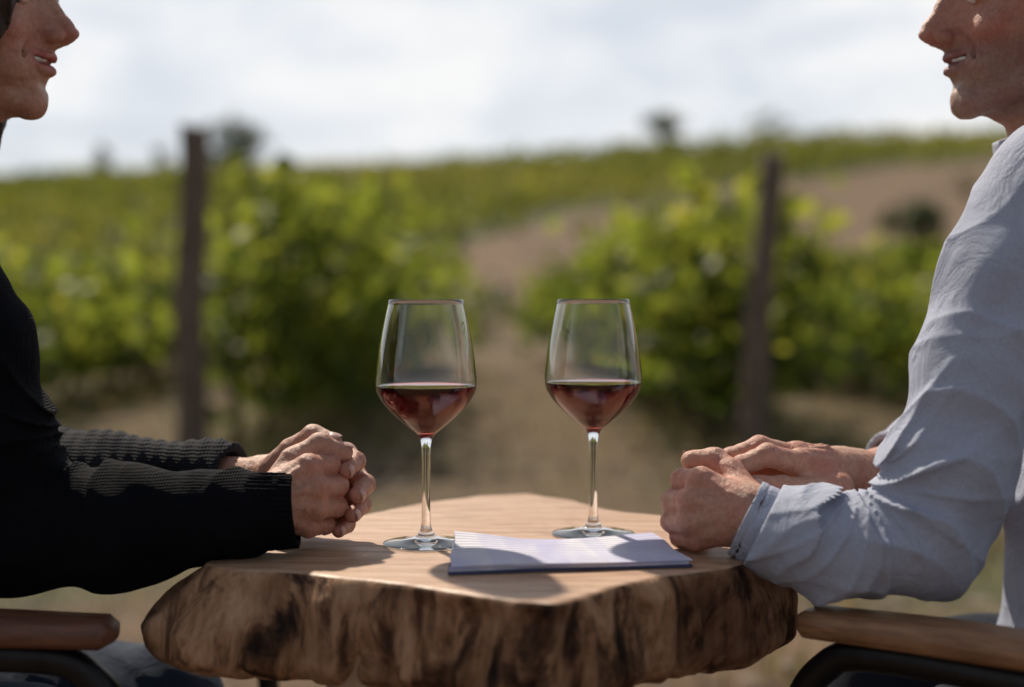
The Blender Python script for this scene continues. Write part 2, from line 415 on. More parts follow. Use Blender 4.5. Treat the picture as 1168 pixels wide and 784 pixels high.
tree(2.2,36,1.3,2.2,name='shrub',trunk=.1,tb=.3,n=400); tree(6.5,58,1.2,2.2,name='shrub',trunk=.1,tb=.5,n=400); tree(-.6,25,.9,1.6,name='shrub',trunk=.1,tb=.0,n=500)

# grass tufts and weeds
n=26000
gx=rng.uniform(-6,6,n); gy=1.8+rng.uniform(0,1,n)**1.3*20
wgt=(gy>5)*(np.exp(-((gx+1.5)/.5)**2)+np.exp(-((gx-1.45)/.5)**2)+np.exp(-((np.abs(gx)-3.6)/.6)**2))+.20*(np.sin(gx*3)*np.sin(gy*2.1)>0)
k=rng.uniform(size=n)<wgt; gx=gx[k];gy=gy[k];n=len(gx)
bl=rng.uniform(.05,.2,n); an=rng.uniform(0,6.28,n); wd=.006+.004*rng.uniform(size=n)
dx=np.cos(an);dy=np.sin(an); ln=rng.uniform(0,.6,n)
b0=np.stack([gx-dy*wd,gy+dx*wd,0*gx-.02],1); b1=np.stack([gx+dy*wd,gy-dx*wd,0*gx-.02],1)
m1=np.stack([gx+dx*bl*ln*.4,gy+dy*bl*ln*.4,bl*.6],1); tp=np.stack([gx+dx*bl*ln,gy+dy*bl*ln,bl],1)
v=np.stack([b0,b1,m1,tp],1).reshape(-1,3); k=np.arange(n)[:,None]*4
mesh('grass',v,[list(q) for q in (k+V([[0,1,2]])).tolist()+(k+V([[0,2,3]])).tolist()],M_grass,None,False,np.repeat(rng.uniform(0,1,n),4))
parts=[]
for i in range(1400):
    x=random.uniform(-2.2,2.4); y=random.uniform(1.6,9); s=random.uniform(.01,.04)
    vs=[];
    for (a,b,c) in [(1,0,0),(-1,0,0),(0,1,0),(0,-1,0),(0,0,1),(0,0,-1)]:
        j=[random.uniform(.6,1.2) for _ in range(3)]; vs.append((x+a*s*j[0],y+b*s*j[1],.01+c*s*.6*j[2]))
    parts.append((vs,[[0,2,4],[2,1,4],[1,3,4],[3,0,4],[2,0,5],[1,2,5],[3,1,5],[0,3,5]]))
joined('pebbles',parts,simple('stone',(.16,.12,.09),(.36,.29,.21),12,.9),None,False)

# ------------------------------------------------------------------ table
T=.75
top=[(.035,1.017),(.077,1.074),(.121,1.116),(.178,1.150),(.212,1.195),(.236,1.275),(.232,1.350),(.185,1.393),(.158,1.415),(.104,1.448),(.067,1.521),(.0155,1.573),(-.037,1.553),(-.096,1.502),(-.145,1.431),(-.195,1.352),(-.242,1.25),(-.2565,1.165),(-.215,1.137),(-.1776,1.130),(-.111,1.099),(-.042,1.058),(.004,1.024)]
dens=[]
for i in range(len(top)):
    a=V(top[i]);b=V(top[(i+1)%len(top)]); k=max(2,int(np.linalg.norm(b-a)/.003))
    for j in range(k): dens.append(a+(b-a)*j/k)
dens=V(dens)
sm=dens.copy()
for _ in range(5): sm=(np.roll(sm,1,0)+2*sm+np.roll(sm,-1,0))/4
nrm=np.roll(sm,-1,0)-np.roll(sm,1,0); nrm=np.stack([nrm[:,1],-nrm[:,0]],1); nrm/=np.linalg.norm(nrm,axis=1)[:,None]
for _ in range(14): nrm=(np.roll(nrm,1,0)+nrm+np.roll(nrm,-1,0)); nrm/=np.linalg.norm(nrm,axis=1)[:,None]
wl=np.clip((-sm[:,0]-.12)/.13,0,1)*np.clip((1.30-sm[:,1])/.1,0,1); wr=np.clip((sm[:,0]-.15)/.06,0,1)
N=len(sm); vs=[]; NL=40; zb=.668
edge=V([.0026*mnoise.fractal(Vector((q[0]*30,q[1]*30,0)),1,2,4) for q in sm])
levels=[(T,-.0055),(T-.0012,-.0026),(T-.0035,-.0006)]
for z,o_ in levels:
    q=sm+nrm*(o_+edge)[:,None]
    for i in range(N): vs.append((q[i,0],q[i,1],z))
def fr(x,y,z,s,o=4): return mnoise.fractal(Vector((x*s,y*s,z*s)),1.0,2.0,o)
for l in range(NL):
    t=(l+1)/NL; z=T-.0035-(T-.0035-zb)*t
    bulge=(.036*wl+.012*wr+.006)*math.sin(min(t*1.6,1)*math.pi/2)-(.014+.018*wl)*max(0,(t-.76)/.24)**2
    for i in range(N):
        a=min(1,t*7)
        dsp=.011*fr(sm[i,0],sm[i,1],z*.35,13,3)+.0050*fr(sm[i,0],sm[i,1],z*.5,48,4)
        rdg=abs(fr(sm[i,0]+3,sm[i,1],z*.25,24,2)); dsp-=.007*max(0,.22-rdg)/.22
        o_=bulge[i]+edge[i]*(1-a)+dsp*a
        vs.append((sm[i,0]+nrm[i,0]*o_,sm[i,1]+nrm[i,1]*o_,z+(.006*fr(sm[i,0],sm[i,1],0,9,2)-.004)*t))
R=len(levels)+NL; fs=[];mi=[]
for r in range(R-1):
    for i in range(N):
        fs.append([r*N+i,r*N+(i+1)%N,(r+1)*N+(i+1)%N,(r+1)*N+i][::-1]); mi.append(0 if r<1 else 1)
fs.append(list(range(N))); mi.append(0)
fs.append(list(range((R-1)*N,R*N))[::-1]); mi.append(1)
m,nt,p=newmat('table_top_wood')
co=coords(nt,(1,1,1),(0,0,.35)); st=coords(nt,(2.2,14,4),(0,0,.35))
ng=noise(nt,st,5,6,.6,.8); nf=noise(nt,coords(nt,(6,90,10),(0,0,.35)),6,4,.6)
wv=nt.nodes.new('ShaderNodeTexWave'); wv.inputs['Scale'].default_value=6; wv.inputs['Distortion'].default_value=7; wv.inputs['Detail'].default_value=3; wv.bands_direction='Y'; nt.links.new(coords(nt,(1,2,1),(0,0,.35)),wv.inputs['Vector'])
c1=ramp(nt,ng,[(.28,(.36,.20,.115)),(.5,(.50,.31,.195)),(.72,(.60,.41,.275))])
c2=mix(nt,c1.outputs[0],ramp(nt,wv.outputs['Fac'],[(0,(.74,.64,.56)),(.5,(1,1,1))]).outputs[0],.5,'MULTIPLY')
c3=mix(nt,c2,ramp(nt,nf,[(.35,(.70,.62,.56)),(.55,(1,1,1))]).outputs[0],.6,'MULTIPLY')
stn=ramp(nt,noise(nt,co,9,5,.65,.6),[(.30,(.42,.34,.28)),(.46,(1,1,1))])
c4=mix(nt,c3,stn.outputs[0],.6,'MULTIPLY')
crk=ramp(nt,noise(nt,coords(nt,(3,26,1),(0,0,.9)),3.2,6,.6,1.2),[(.485,(1,1,1)),(.5,(.25,.17,.12)),(.515,(1,1,1))])
c4=mix(nt,c4,crk.outputs[0],.45,'MULTIPLY')
nt.links.new(c4,p.inputs['Base Color'])
rr=ramp(nt,ng,[(.3,(.58,.58,.58)),(.7,(.42,.42,.42))]); nt.links.new(rr.outputs[0],p.inputs['Roughness'])
bump(nt,p,nf,.45,.0010); bump(nt,p,ng,.3,.001)
M_top=m
m,nt,p=newmat('table_live_edge')
co=coords(nt,(1,1,.40)); nb=noise(nt,co,20,8,.68,.9); nb2=noise(nt,coords(nt,(1,1,.25)),80,6,.7,.4); nb3=noise(nt,coords(nt,(1,1,.6)),9,4,.55,.4)
c=ramp(nt,nb,[(.34,(.022,.011,.007)),(.42,(.13,.065,.034)),(.50,(.42,.235,.13)),(.66,(.58,.37,.225))])
c=mix(nt,c.outputs[0],ramp(nt,nb3,[(.38,(.22,.155,.12)),(.50,(1,1,1))]).outputs[0],.8,'MULTIPLY')
c=mix(nt,c,ramp(nt,nb2,[(.3,(.5,.42,.35)),(.55,(1,1,1))]).outputs[0],.8,'MULTIPLY')
nt.links.new(c,p.inputs['Base Color']); p.inputs['Roughness'].default_value=.8; p.inputs['Specular IOR Level'].default_value=.25
bump(nt,p,nb,.8,.006); bump(nt,p,nb2,.7,.003)
M_side=m
tbl=empty('wooden_table')
o=mesh('live_edge_slab',vs,fs,[M_top,M_side],tbl)
for pl,k in zip(o.data.polygons,mi): pl.material_index=k
o.data.polygons[len(fs)-2].use_smooth=False
M_leg=simple('leg_wood',(.28,.16,.09),(.42,.27,.16),8,.6,.4,.002,(6,6,1))
for i,(a,b) in enumerate([((-.105,1.14,.69),(-.17,1.09,0)),((.05,1.34,.69),(.16,1.42,0)),((-.06,1.42,.69),(-.10,1.58,0))]):
    sweepobj('leg_%d'%(i+1),M_leg,tbl,[a,tuple((V(a)+V(b))/2+V([.01,0,0])),b],[.042,.033,.026],seg=18,jit=.02)

# ------------------------------------------------------------------ glasses
mg,nt,p=newmat('clear_glass'); p.inputs['Transmission Weight'].default_value=1; p.inputs['Roughness'].default_value=.0
p.inputs['IOR'].default_value=1.5; p.inputs['Base Color'].default_value=(.975,.985,.985,1)
mw,nt,p=newmat('red_wine'); p.inputs['Transmission Weight'].default_value=1; p.inputs['Roughness'].default_value=0
p.inputs['IOR'].default_value=1.34; p.inputs['Base Color'].default_value=(.85,.14,.16,1); p.inputs['Specular IOR Level'].default_value=.25
va=nt.nodes.new('ShaderNodeVolumeAbsorption'); va.inputs['Color'].default_value=(.85,.03,.07,1); va.inputs['Density'].default_value=300
nt.links.new(va.outputs[0],[n for n in nt.nodes if n.type=='OUTPUT_MATERIAL'][0].inputs['Volume'])
def smoothprof(pr,n=5):
    return [(max(0,q[0]),q[1]) for q in catmull([(a,b,0) for a,b in pr],n)]
def lathe(name,prof,mat,parent,seg=96):
    vs=[];fs=[];rings=[]
    for r,z in prof:
        if r<1e-5: rings.append([len(vs)]); vs.append((0,0,z))
        else:
            rings.append(list(range(len(vs),len(vs)+seg)))
            for k in range(seg):
                a=2*math.pi*k/seg; vs.append((r*math.cos(a),r*math.sin(a),z))
    for A,B in zip(rings[:-1],rings[1:]):
        for k in range(seg):
            a,b=A[k%len(A)],A[(k+1)%len(A)]; c,d=B[(k+1)%len(B)],B[k%len(B)]
            q=[a,b,c,d]; q=[x for i,x in enumerate(q) if x not in q[:i]]
            if len(q)>2: fs.append(q)
    return mesh(name,vs,fs,mat,parent)
inner=[(.0005,.1000),(.006,.1012),(.015,.1065),(.0265,.1155),(.0368,.1262),(.0420,.1345),(.0434,.1430),(.0428,.153),(.0407,.171),(.0370,.192),(.0320,.2148)]
outer=[(.0330,.2148),(.0380,.192),(.0417,.171),(.0438,.153),(.0445,.143),(.0431,.1335),(.0378,.1243),(.0272,.1130),(.0150,.1025),(.0074,.0960),(.0046,.0880),(.0038,.0780),(.0036,.050),(.0039,.025),(.0050,.0140),(.0090,.0075),(.020,.0040),(.034,.0022),(.0380,.0014)]
def wine_glass(x,y,lev):
    e=empty('wine_glass',(x,y,T+.0004))
    I=smoothprof(inner,6); I[0]=(0,I[0][1]); O=smoothprof(outer,6)
    prof=I+[(.0325,.2153)]+O+[(.0379,.0004),(.036,0),(.02,.0),(.010,.0012),(0,.0018)]
    lathe('glass_body',prof[::-1],mg,e)
    W=[(r+.0003,z-.0003) for r,z in I if z<lev]; W[0]=(0,W[0][1])
    rl=float(np.interp(lev,[q[1] for q in I],[q[0] for q in I]))+.0003
    W+=[(rl,lev),(rl-.0012,lev-.0003),(rl-.004,lev-.0006),(0,lev-.0006)]
    lathe('red_wine',W,mw,e)
wine_glass(-.0757,1.254,.1395)
wine_glass(.0745,1.303,.1395)

# ------------------------------------------------------------------ notebook
m,nt,p=newmat('notebook_paper')
tcn=coords(nt,(1,1,1),(0,0,-.16)); sx=nt.nodes.new('ShaderNodeSeparateXYZ'); nt.links.new(tcn,sx.inputs[0])
def stripes(axis,freq,w0,w1):
    mm=nt.nodes.new('ShaderNodeMath'); mm.operation='MULTIPLY'; mm.inputs[1].default_value=freq; nt.links.new(sx.outputs[axis],mm.inputs[0])
    fr_=nt.nodes.new('ShaderNodeMath'); fr_.operation='FRACT'; nt.links.new(mm.outputs[0],fr_.inputs[0])
    return ramp(nt,fr_.outputs[0],[(w0,(0,0,0)),(w1,(1,1,1))])
s2=stripes('Y',120,.66,.74); s3=stripes('X',22,.62,.66)
c=mix(nt,(.72,.71,.76),(.52,.51,.68),ramp(nt,noise(nt,coords(nt,(1,.15,1)),22,2),[(.42,(0,0,0)),(.58,(1,1,1))]).outputs[0])
c=mix(nt,c,(.24,.27,.52),mix(nt,(0,0,0),(.65,.65,.65),s2.outputs[0]))
c=mix(nt,c,(.42,.44,.66),mix(nt,(0,0,0),(.35,.35,.35),s3.outputs[0]))
c=mix(nt,c,ramp(nt,noise(nt,tcn,30),[(.3,(.85,.85,.85)),(.7,(1,1,1))]).outputs[0],.8,'MULTIPLY')
nt.links.new(c,p.inputs['Base Color']); p.inputs['Roughness'].default_value=.75
bump(nt,p,noise(nt,coords(nt,(1,.6,1)),16,3,.5,.6),.5,.006)
M_paper=m; M_cover=simple('notebook_cover',(.03,.04,.10),(.05,.065,.15),50,.5)
nbk=empty('notebook')
A,B,C_,D_=V([-.050,1.118]),V([.146,1.150]),V([.126,1.262]),V([-.050,1.238])
def sheet(z0,th,wob,inset,name,mat):
    nu,nv=40,24; vs=[];
    def P(u,v):
        u2=inset+(1-2*inset)*u; v2=inset+(1-2*inset)*v
        q=(A*(1-u2)+B*u2)*(1-v2)+(D_*(1-u2)+C_*u2)*v2
        return q+V([.0012*math.sin(v2*9+z0*900),.0014*math.sin(u2*7+z0*700)])
    for s in (0,1):
        for i in range(nu+1):
            for j in range(nv+1):
                u,v=i/nu,j/nv; q=P(u,v)
                lift=.005*max(0,1-u*3)*max(0,v*2-1)
                vs.append((q[0],q[1],z0+s*th+lift+s*wob*(math.sin(u*5+v*2)*.5+.5)*(.4+.6*v)))
    fs=[];S=(nu+1)*(nv+1); id=lambda s,i,j:s*S+i*(nv+1)+j
    for i in range(nu):
        for j in range(nv):
            fs.append([id(1,i,j),id(1,i+1,j),id(1,i+1,j+1),id(1,i,j+1)]); fs.append([id(0,i,j),id(0,i,j+1),id(0,i+1,j+1),id(0,i+1,j)])
    for i in range(nu):
        fs.append([id(0,i,0),id(0,i+1,0),id(1,i+1,0),id(1,i,0)]); fs.append([id(0,i+1,nv),id(0,i,nv),id(1,i,nv),id(1,i+1,nv)])
    for j in range(nv):
        fs.append([id(0,0,j+1),id(0,0,j),id(1,0,j),id(1,0,j+1)]); fs.append([id(0,nu,j),id(0,nu,j+1),id(1,nu,j+1),id(1,nu,j)])
    mesh(name,vs,fs,mat,nbk,False)
sheet(T+.0006,.0018,0,0,'cover',M_cover)
sheet(T+.0027,.0022,.0,.008,'pages',M_paper)
sheet(T+.0053,.0004,.0040,.003,'top_page',M_paper)

# ------------------------------------------------------------------ hands
def nails(chains,rad,parent):
    parts=[]
    for ch,r in zip(chains,rad):
        a,b,c=[V(q,float) for q in ch[-3:]]
        t=c-b; t/=np.linalg.norm(t); u=b-a; u/=np.linalg.norm(u)
        d=u-t; d-=(d@t)*t
        if np.linalg.norm(d)<1e-3: d=V([0,0,1.])-(t[2])*t
        d/=np.linalg.norm(d); s=np.cross(t,d)
        vs=[];fs=[];n=9
        cpt=c+t*r*.25
        for i in range(n):
            for j in range(n):
                p_=(i/(n-1)-.5)*2; q_=(j/(n-1)-.5)*2
                ang=q_*.85; sq=math.sqrt(max(0,1-.35*p_*p_*abs(p_)))
                rr_=r*1.03-.0009*max(0,abs(p_)-.6)
                vs.append(cpt+t*(p_*r*.62*(1-.18*q_*q_))+d*rr_*math.cos(ang)*(1-.10*max(0,p_))+s*rr_*math.sin(ang)*sq)
        for i in range(n-1):
            for j in range(n-1): fs.append([i*n+j,i*n+j+1,(i+1)*n+j+1,(i+1)*n+j])
        parts.append((vs,fs))
    return joined('fingernails',parts,M_nail,parent)
def hand(name,parent,mat,wrist,elbow,fingers,thumb,dorsal,rw=.021,scale=1.0,h=.0011,sh=(0,0,0)):
    mv=lambda q: tuple(V(q)+V(sh))
    fingers=[[mv(q) for q in f_] for f_ in fingers]; thumb=[mv(q) for q in thumb]
    arm_end=V(wrist)+(V(elbow)-V(wrist))/np.linalg.norm(V(elbow)-V(wrist))*.07
    pts=[tuple(wrist)]+[p_ for f_ in fingers for p_ in f_]+list(thumb)+[tuple(arm_end)]
    P=V(pts); F=Field(P.min(0)-.03,P.max(0)+.03,h)
    dn=V(dorsal,float); dn/=np.linalg.norm(dn)
    F.cone(arm_end,wrist,rw*1.15,rw,.006,flat=(dn,1.25))
    rs=[.0096,.0099,.0094,.0083]; rs=[r*scale for r in rs]
    for f_,r in zip(fingers,rs):
        m0=V(wrist)*.72+V(f_[0])*.28; 
        F.cone(m0,V(f_[0]),rw*.76,r*1.22,.009)
        F.cone(V(wrist),m0,rw*.85,rw*.76,.010)
    F.cone(thumb[0],thumb[1],.0165*scale,.0125*scale,.010)
    for f_,r in zip(fingers,rs):
        F.ell(V(f_[0])+dn*.0036,(r*1.10,)*3,.003)
        F.cone(f_[0],f_[1],r*1.10,r*.97,.0020)
        F.ell(V(f_[1]),(r*1.09,)*3,.0018)
        F.cone(f_[1],f_[2],r*.98,r*.88,.0016)
        F.ell(V(f_[2]),(r*.96,)*3,.0016)
        F.cone(f_[2],f_[3],r*.90,r*.78,.0016)
    r=.0112*scale
    F.cone(thumb[1],thumb[2],r*1.08,r*.97,.003); F.ell(thumb[2],(r*1.08,)*3,.002); F.cone(thumb[2],thumb[3],r*1.0,r*.82,.002)
    for f_,r in zip(fingers,rs):
        a=V(wrist)*.6+V(f_[0])*.4+dn*.0175; b=V(f_[0])*.88+V(wrist)*.12+dn*.0130
        F.cone(a,b,.0026,.0032,.004)
    w_=V(wrist)
    for i,(fa,fb,o1,o2) in enumerate(((0,1,.35,.78),(1,2,.30,.80),(2,3,.38,.74))):
        a=w_*(1-o1)+V(fingers[fa][0])*o1+dn*.0190; b=w_*(1-o2)+(V(fingers[fa][0])+V(fingers[fb][0]))*.5*o2+dn*.0155
        md=(a+b)/2+V([.002*(-1)**i,0,.003]); F.cone(a,md,.0015,.0017,.0025); F.cone(md,b,.0017,.0015,.0025)
    X,Y,Z=F.grid()
    for f_,r in zip(fingers,rs):
        for j in (1,2):
            c=V(f_[j]); ax_=V(f_[j+1])-V(f_[j-1]); ax_/=np.linalg.norm(ax_)
            q=F.sub(c-.016,c+.016)
            if q is None: continue
            sl,x,y,z=q; x=x-c[0];y=y-c[1];z=z-c[2]
            u=x*ax_[0]+y*ax_[1]+z*ax_[2]; rr2=x*x+y*y+z*z
            F.f[sl]+=(.0007*np.cos(u*2600)*np.exp(-(u/.0032)**2)*np.exp(-(rr2/.013**2)**2)).astype(np.float32)
    F.f+=(.00035*np.sin(X*420+Z*160)*np.sin(Z*380+Y*210)*np.sin(Y*400+X*90)).astype(np.float32)
    def tint(v):
        t=np.ones((len(v),3))
        for f_ in fingers:
            for q,am,rad in ((f_[0],.25,.011),(f_[1],.35,.009),(f_[2],.24,.007),(f_[3],.30,.008)):
                g=np.exp(-((v-V(q))**2).sum(1)/rad**2*1.0)*1.8
                g=np.clip(g,0,1)[:,None]*am; t*=1-g*V([[.12,.75,.75]])
        return t
    F.obj(name,mat,parent,tint)
    tip_r=[x*.78 for x in rs]+[.0112*scale*.84]
    nails(list(fingers)+[thumb],tip_r,parent)

# ------------------------------------------------------------------ head
def head(parent,ox,oy,oz,facing,mat,hairmat,female):
    """local frame: x forward, z up from chin (mm)"""
    S=.001
    def L(x,y,z): return (ox+facing*x*S,oy+y*S,oz+z*S)
    lo=[min(L(-215,0,0)[0],L(40,0,0)[0]),oy-.1,oz-.10]; hi=[max(L(-215,0,0)[0],L(40,0,0)[0]),oy+.1,oz+.245]
    F=Field(lo,hi,.0016)
    def e(c,r,k=6,op='add'): F.ell(L(*c),tuple(q*S for q in r),k*S,op)
    def c(a,b,ra,rb,k=6,op='add'): F.cone(L(*a),L(*b),ra*S,rb*S,k*S,op)
    jw=-3 if female else 4
    b=1 if female else 5
    e((-97,0,148),(97,74,84),10)
    e((-62,0,100),(54,60,72),20)
    e((-50,0,70),(44,50,45),20)
    for s in(-1,1):
        c((-88,s*(46+jw),52),(-88,s*(48+jw),100),14,14,16)
        c((-88,s*(46+jw),42),(-18,s*(10+jw),15),14,12 if not female else 10,14)
        e((-31,s*37,80),(21,19,19),8)
        e((-28,s*27,50),(18,17,19),12)
    e((-15,0,15),(13,16,14) if not female else (13,13,13),8)
    c((-20,0,30),(-50,0,22),16,24,12)
    e((-20,0,50),(20,25,24),9)
    for s in(-1,1): c((-13,s*9,128),(-30,s*46,126),9,8,10)
    for s in(-1,1): e((1,s*35,112),(13,14,11),9,'sub')
    for s in(-1,1): e((-19,s*32,112),(13,15,12),3)
    e((-8,0,88),(16,17,26),8)
    nr=1.0 if not female else .88
    c((-9+b,0,126),(0+b,0,105),7*nr,7*nr,8); c((0+b,0,105),(17+b*.3,0,86),7*nr,7*nr,6); c((-4,0,96),(8,0,79),10*nr,10*nr,8)
    e((21,0,79.5),(8.0*nr,8.2*nr,6.4*nr),4)
    c((18,0,75),(4,0,70),5,5.5,4)
    for s in(-1,1):
        e((8,s*11.5*nr,76),(10,6.2*nr,7.0),2.6); e((12,s*6,68.5),(4.5,2.6,3),1.5,'sub')
        c((12,s*15,84),(1,s*18,80),1.3,1.3,2.5,'sub')
        c((5,s*18,84),(-12,s*32,57),2.4,2.6,3,'sub'); c((-12,s*32,57),(-22,s*32,38),2.0,1.4,3,'sub')
    c((-.5,0,59),(0,0,66),5,4.5,4)
    lf=0 if not female else .5
    for s in(-1,1):
        c((2.5+lf,s*1,57.5),(-1,s*12,58.0),4.0+lf,3.6+lf,2.0); c((-1,s*12,58.0),(-16,s*27,61.5),3.6+lf,2.0,2)
        c((1.0+lf,0,44.5),(-3,s*12,46),4.8+lf,4.2+lf,2.0); c((-3,s*12,46),(-16,s*26,57),4.2+lf,2.0,2)
        c((9,0,51.6),(-4,s*14,52.8),3.1,2.7,1.0,'sub'); c((-4,s*14,52.8),(-19,s*30,61),2.7,1.6,1.0,'sub')
    e((2,0,33),(8,17,6),6,'sub')
    c((-102,0,60),(-124,0,-75),47 if female else 54,50 if female else 60,14)
    for s in(-1,1):
        e((-98,s*76,98),(18,7,31),4); e((-96,s*83,101),(11,5,21),3,'sub'); e((-92,s*78,70),(9,6,10),4); c((-92,s*79,92),(-98,s*80,104),3.5,3,3)
        if not female:
            for q in (-1,0,1): c((-42,s*54,112+q*6),(-62,s*60,110+q*13),.9,.7,1.5,'sub')
    X,Y,Z=F.grid(); 
    F.f+= .0005*np.sin(X*310+np.sin(Z*130)*2)*np.sin(Y*270)*np.sin(Z*290)
    def tint(v):
        x=(v[:,0]-ox)/S*facing; y=(v[:,1]-oy)/S; z=(v[:,2]-oz)/S
        t=np.ones((len(v),3))*.90
        lc=51.5+.010*y*y
        lip=np.exp(-(((z-lc)/9.0)**4))*np.exp(-((y/25)**4))*(x>-22)
        t*=1-lip[:,None]*(V([[.12,.60,.50]]) if female else V([[.16,.50,.42]]))
        mth=np.exp(-(((z-lc)/2.2)**2))*np.exp(-((y/28)**4))*(x>-24)
        t*=1-mth[:,None]*.45
        nl=np.exp(-((z-(96-1.0*np.abs(y)))/4)**2)*(np.abs(y)>14)*(np.abs(y)<42)*(x>-30)*(z>38)
        t*=1-nl[:,None]*V([[.22,.32,.32]])*(.6 if female else 1)
        ck=np.exp(-((x+28)/24)**2-((z-76)/20)**2)*.30+np.exp(-((x-20)/10)**2-((z-76)/10)**2)*.25
        t*=1-ck[:,None]*V([[.0,.8,.8]])
        if not female:
            st=np.clip(1-np.maximum(0,z-62)/14,0,1)*np.clip((x+105)/20,0,1)*np.clip((z+5)/10,0,1)
            t*=1-st[:,None]*V([[.30,.22,.15]])*(.75+.5*rng.uniform(size=(len(v),1)))
        br=np.exp(-(((z-131)/4.5)**2))*np.exp(-(((np.abs(y)-30)/17)**4))*(x>-45)
        t*=1-br[:,None]*.75
        return t
    F.obj('head',mat,parent,tint)
    for s in (-1,1):
        for nm,cc,r,mt in(('eye',(-14,s*32,112),10.5,M_eye),('iris',(-6.2,s*32,112),4.6,M_iris)):
            G=Field(V(L(*cc))-.014,V(L(*cc))+.014,.0012); G.ell(L(*cc),(r*S,)*3,.001); G.obj(nm,mt,parent)
    G=Field([min(L(-30,0,0)[0],L(6,0,0)[0])-.004,oy-.028,oz+.042],[max(L(-30,0,0)[0],L(6,0,0)[0])+.004,oy+.028,oz+.064],.0010)
    G.ell(L(-14,0,54.5),(.0150,.0235,.0044),.001); G.obj('teeth',M_eye,parent)
    H=Field([lo[0]-.02,lo[1]-.03,lo[2]-.02],[hi[0]+.02,hi[1]+.03,hi[2]+.04],.0022)
    def he(c_,r,k=6,op='add'): H.ell(L(*c_),tuple(q*S for q in r),k*S,op)
    he((-102,0,150),(102,82,92),6)
    if female:
        he((-150,0,100),(60,60,80),20); H.cone(L(-190,0,110),L(-215,0,20),.03,.02,.03)
        he((20,0,95),(62,48,70),4,'sub')
        for s in(-1,1):
            H.cone(L(-48,s*58,165),L(-26,s*58,128),.024,.016,.02); H.cone(L(-26,s*58,128),L(-21,s*60,100),.016,.012,.008)
            H.cone(L(-21,s*60,100),L(-27,s*59,74),.012,.008,.006); H.cone(L(-27,s*59,74),L(-40,s*57,52),.008,.0045,.005)
            H.cone(L(-55,s*64,130),L(-52,s*64,90),.020,.014,.01); H.cone(L(-52,s*64,90),L(-66,s*60,40),.014,.007,.01)
            H.cone(L(-60,s*62,70),L(-80,s*60,-20),.016,.012,.01)
    else:
        he((10,0,88),(75,95,78),4,'sub'); he((-95,0,30),(120,120,62),8,'sub')
        for s in(-1,1): he((-95,s*88,95),(22,18,30),4,'sub')
    X,Y,Z=H.grid(); H.f+= (.0009*np.sin(X*1100+np.sin(Z*60)*3+Y*200)+.0012*np.sin(Y*300+X*460+Z*60))
    H.obj('hair',hairmat,parent)

def chain(F,pts,k=.02):
    for (a,ra),(b,rb) in zip(pts[:-1],pts[1:]): F.cone(a,b,ra,rb,k)
def ridge(u,pw=2): return (1-np.abs(np.sin(u)))**pw

# ============================ woman ============================
W=empty('woman')
head(W,-.4235,1.30,1.129,1,M_skinW,M_hairW,True)
arm=[((-.505,1.185,1.015),.064),((-.453,1.185,.925),.050),((-.440,1.19,.845),.054),((-.424,1.195,.775),.053),((-.325,1.195,.775),.049),((-.245,1.20,.784),.034),((-.170,1.203,.788),.0285)]
F=Field((-.60,1.09,.69),(-.15,1.30,1.10),.0021)
chain(F,arm)
X,Y,Z=F.grid()
r=np.sqrt((X+.37)**2+(Z-.86)**2); an=np.arctan2(Z-.86,X+.37)
F.f-=.0060*ridge(an*5+X*12+1.4*np.sin(Y*30))*np.exp(-(r/.10)**2)
F.f+=.0020*np.sin(X*95+6*np.sin(Z*22)+Y*40)*np.sin(Z*60+X*20)
F.f-=.0035*ridge(X*70+Z*25+1.2*np.sin(Y*40))*np.exp(-((X+.235)/.04)**2)
cn=V([.97,.05,.10]); F.clip((-.1845,1.203,.788),cn)
F.cone((-.23,1.201,.787),(-.15,1.203,.789),.0255,.0250,.001,'sub')
F.obj('sweater_sleeve',M_sweater,W)
F=Field((-.25,1.15,.73),(-.165,1.26,.84),.0012)
F.cone((-.232,1.201,.7865),(-.15,1.2035,.789),.0335,.0300,.002)
X,Y,Z=F.grid(); th=np.arctan2(Z-.788,Y-1.2025); F.f+=.0009*np.sin(th*46)
F.clip((-.1825,1.203,.788),cn); F.clip((-.222,1.203,.788),-cn); F.cone((-.26,1.201,.787),(-.15,1.203,.789),.0262,.0258,.001,'sub')
F.obj('sweater_cuff',M_sweater,W)
F=Field((-.75,1.26,.70),(-.20,1.56,1.10),.0028)
chain(F,[((-.64,1.48,1.015),.060),((-.605,1.475,.90),.050),((-.55,1.44,.81),.050),((-.40,1.375,.790),.043),((-.29,1.335,.797),.034),((-.235,1.315,.797),.030)])
X,Y,Z=F.grid(); F.f+=.0012*np.sin(X*420)*1+.002*np.sin(X*70+Z*60+Y*50)
F.clip((-.262,1.32,.797),(.95,-.35,0)); F.cone((-.3,1.338,.797),(-.235,1.315,.797),.026,.026,.001,'sub')
F.obj('sweater_far_sleeve',M_sweater2,W)
F=Field((-.85,1.05,.42),(-.40,1.62,1.16),.0048)
F.cone((-.675,1.36,.55),(-.62,1.345,.93),.135,.122,.04,flat=((.98,0,.1),1.15)); F.cone((-.60,1.21,1.015),(-.62,1.47,1.015),.062,.062,.05)
F.cone((-.60,1.28,1.04),(-.56,1.33,1.09),.05,.052,.03); F.cone((-.60,1.40,1.04),(-.56,1.34,1.09),.05,.052,.03)
F.cone((-.59,1.20,1.01),(-.49,1.185,1.0),.06,.058,.03)
X,Y,Z=F.grid(); F.f+=.003*np.sin(Z*55+Y*20+2*np.sin(X*30))
F.obj('sweater_body',M_sweater,W)
F=Field((-.85,1.1,.03),(-.2,1.62,.66),.0055)
F.cone((-.66,1.29,.55),(-.66,1.43,.55),.12,.12,.03)
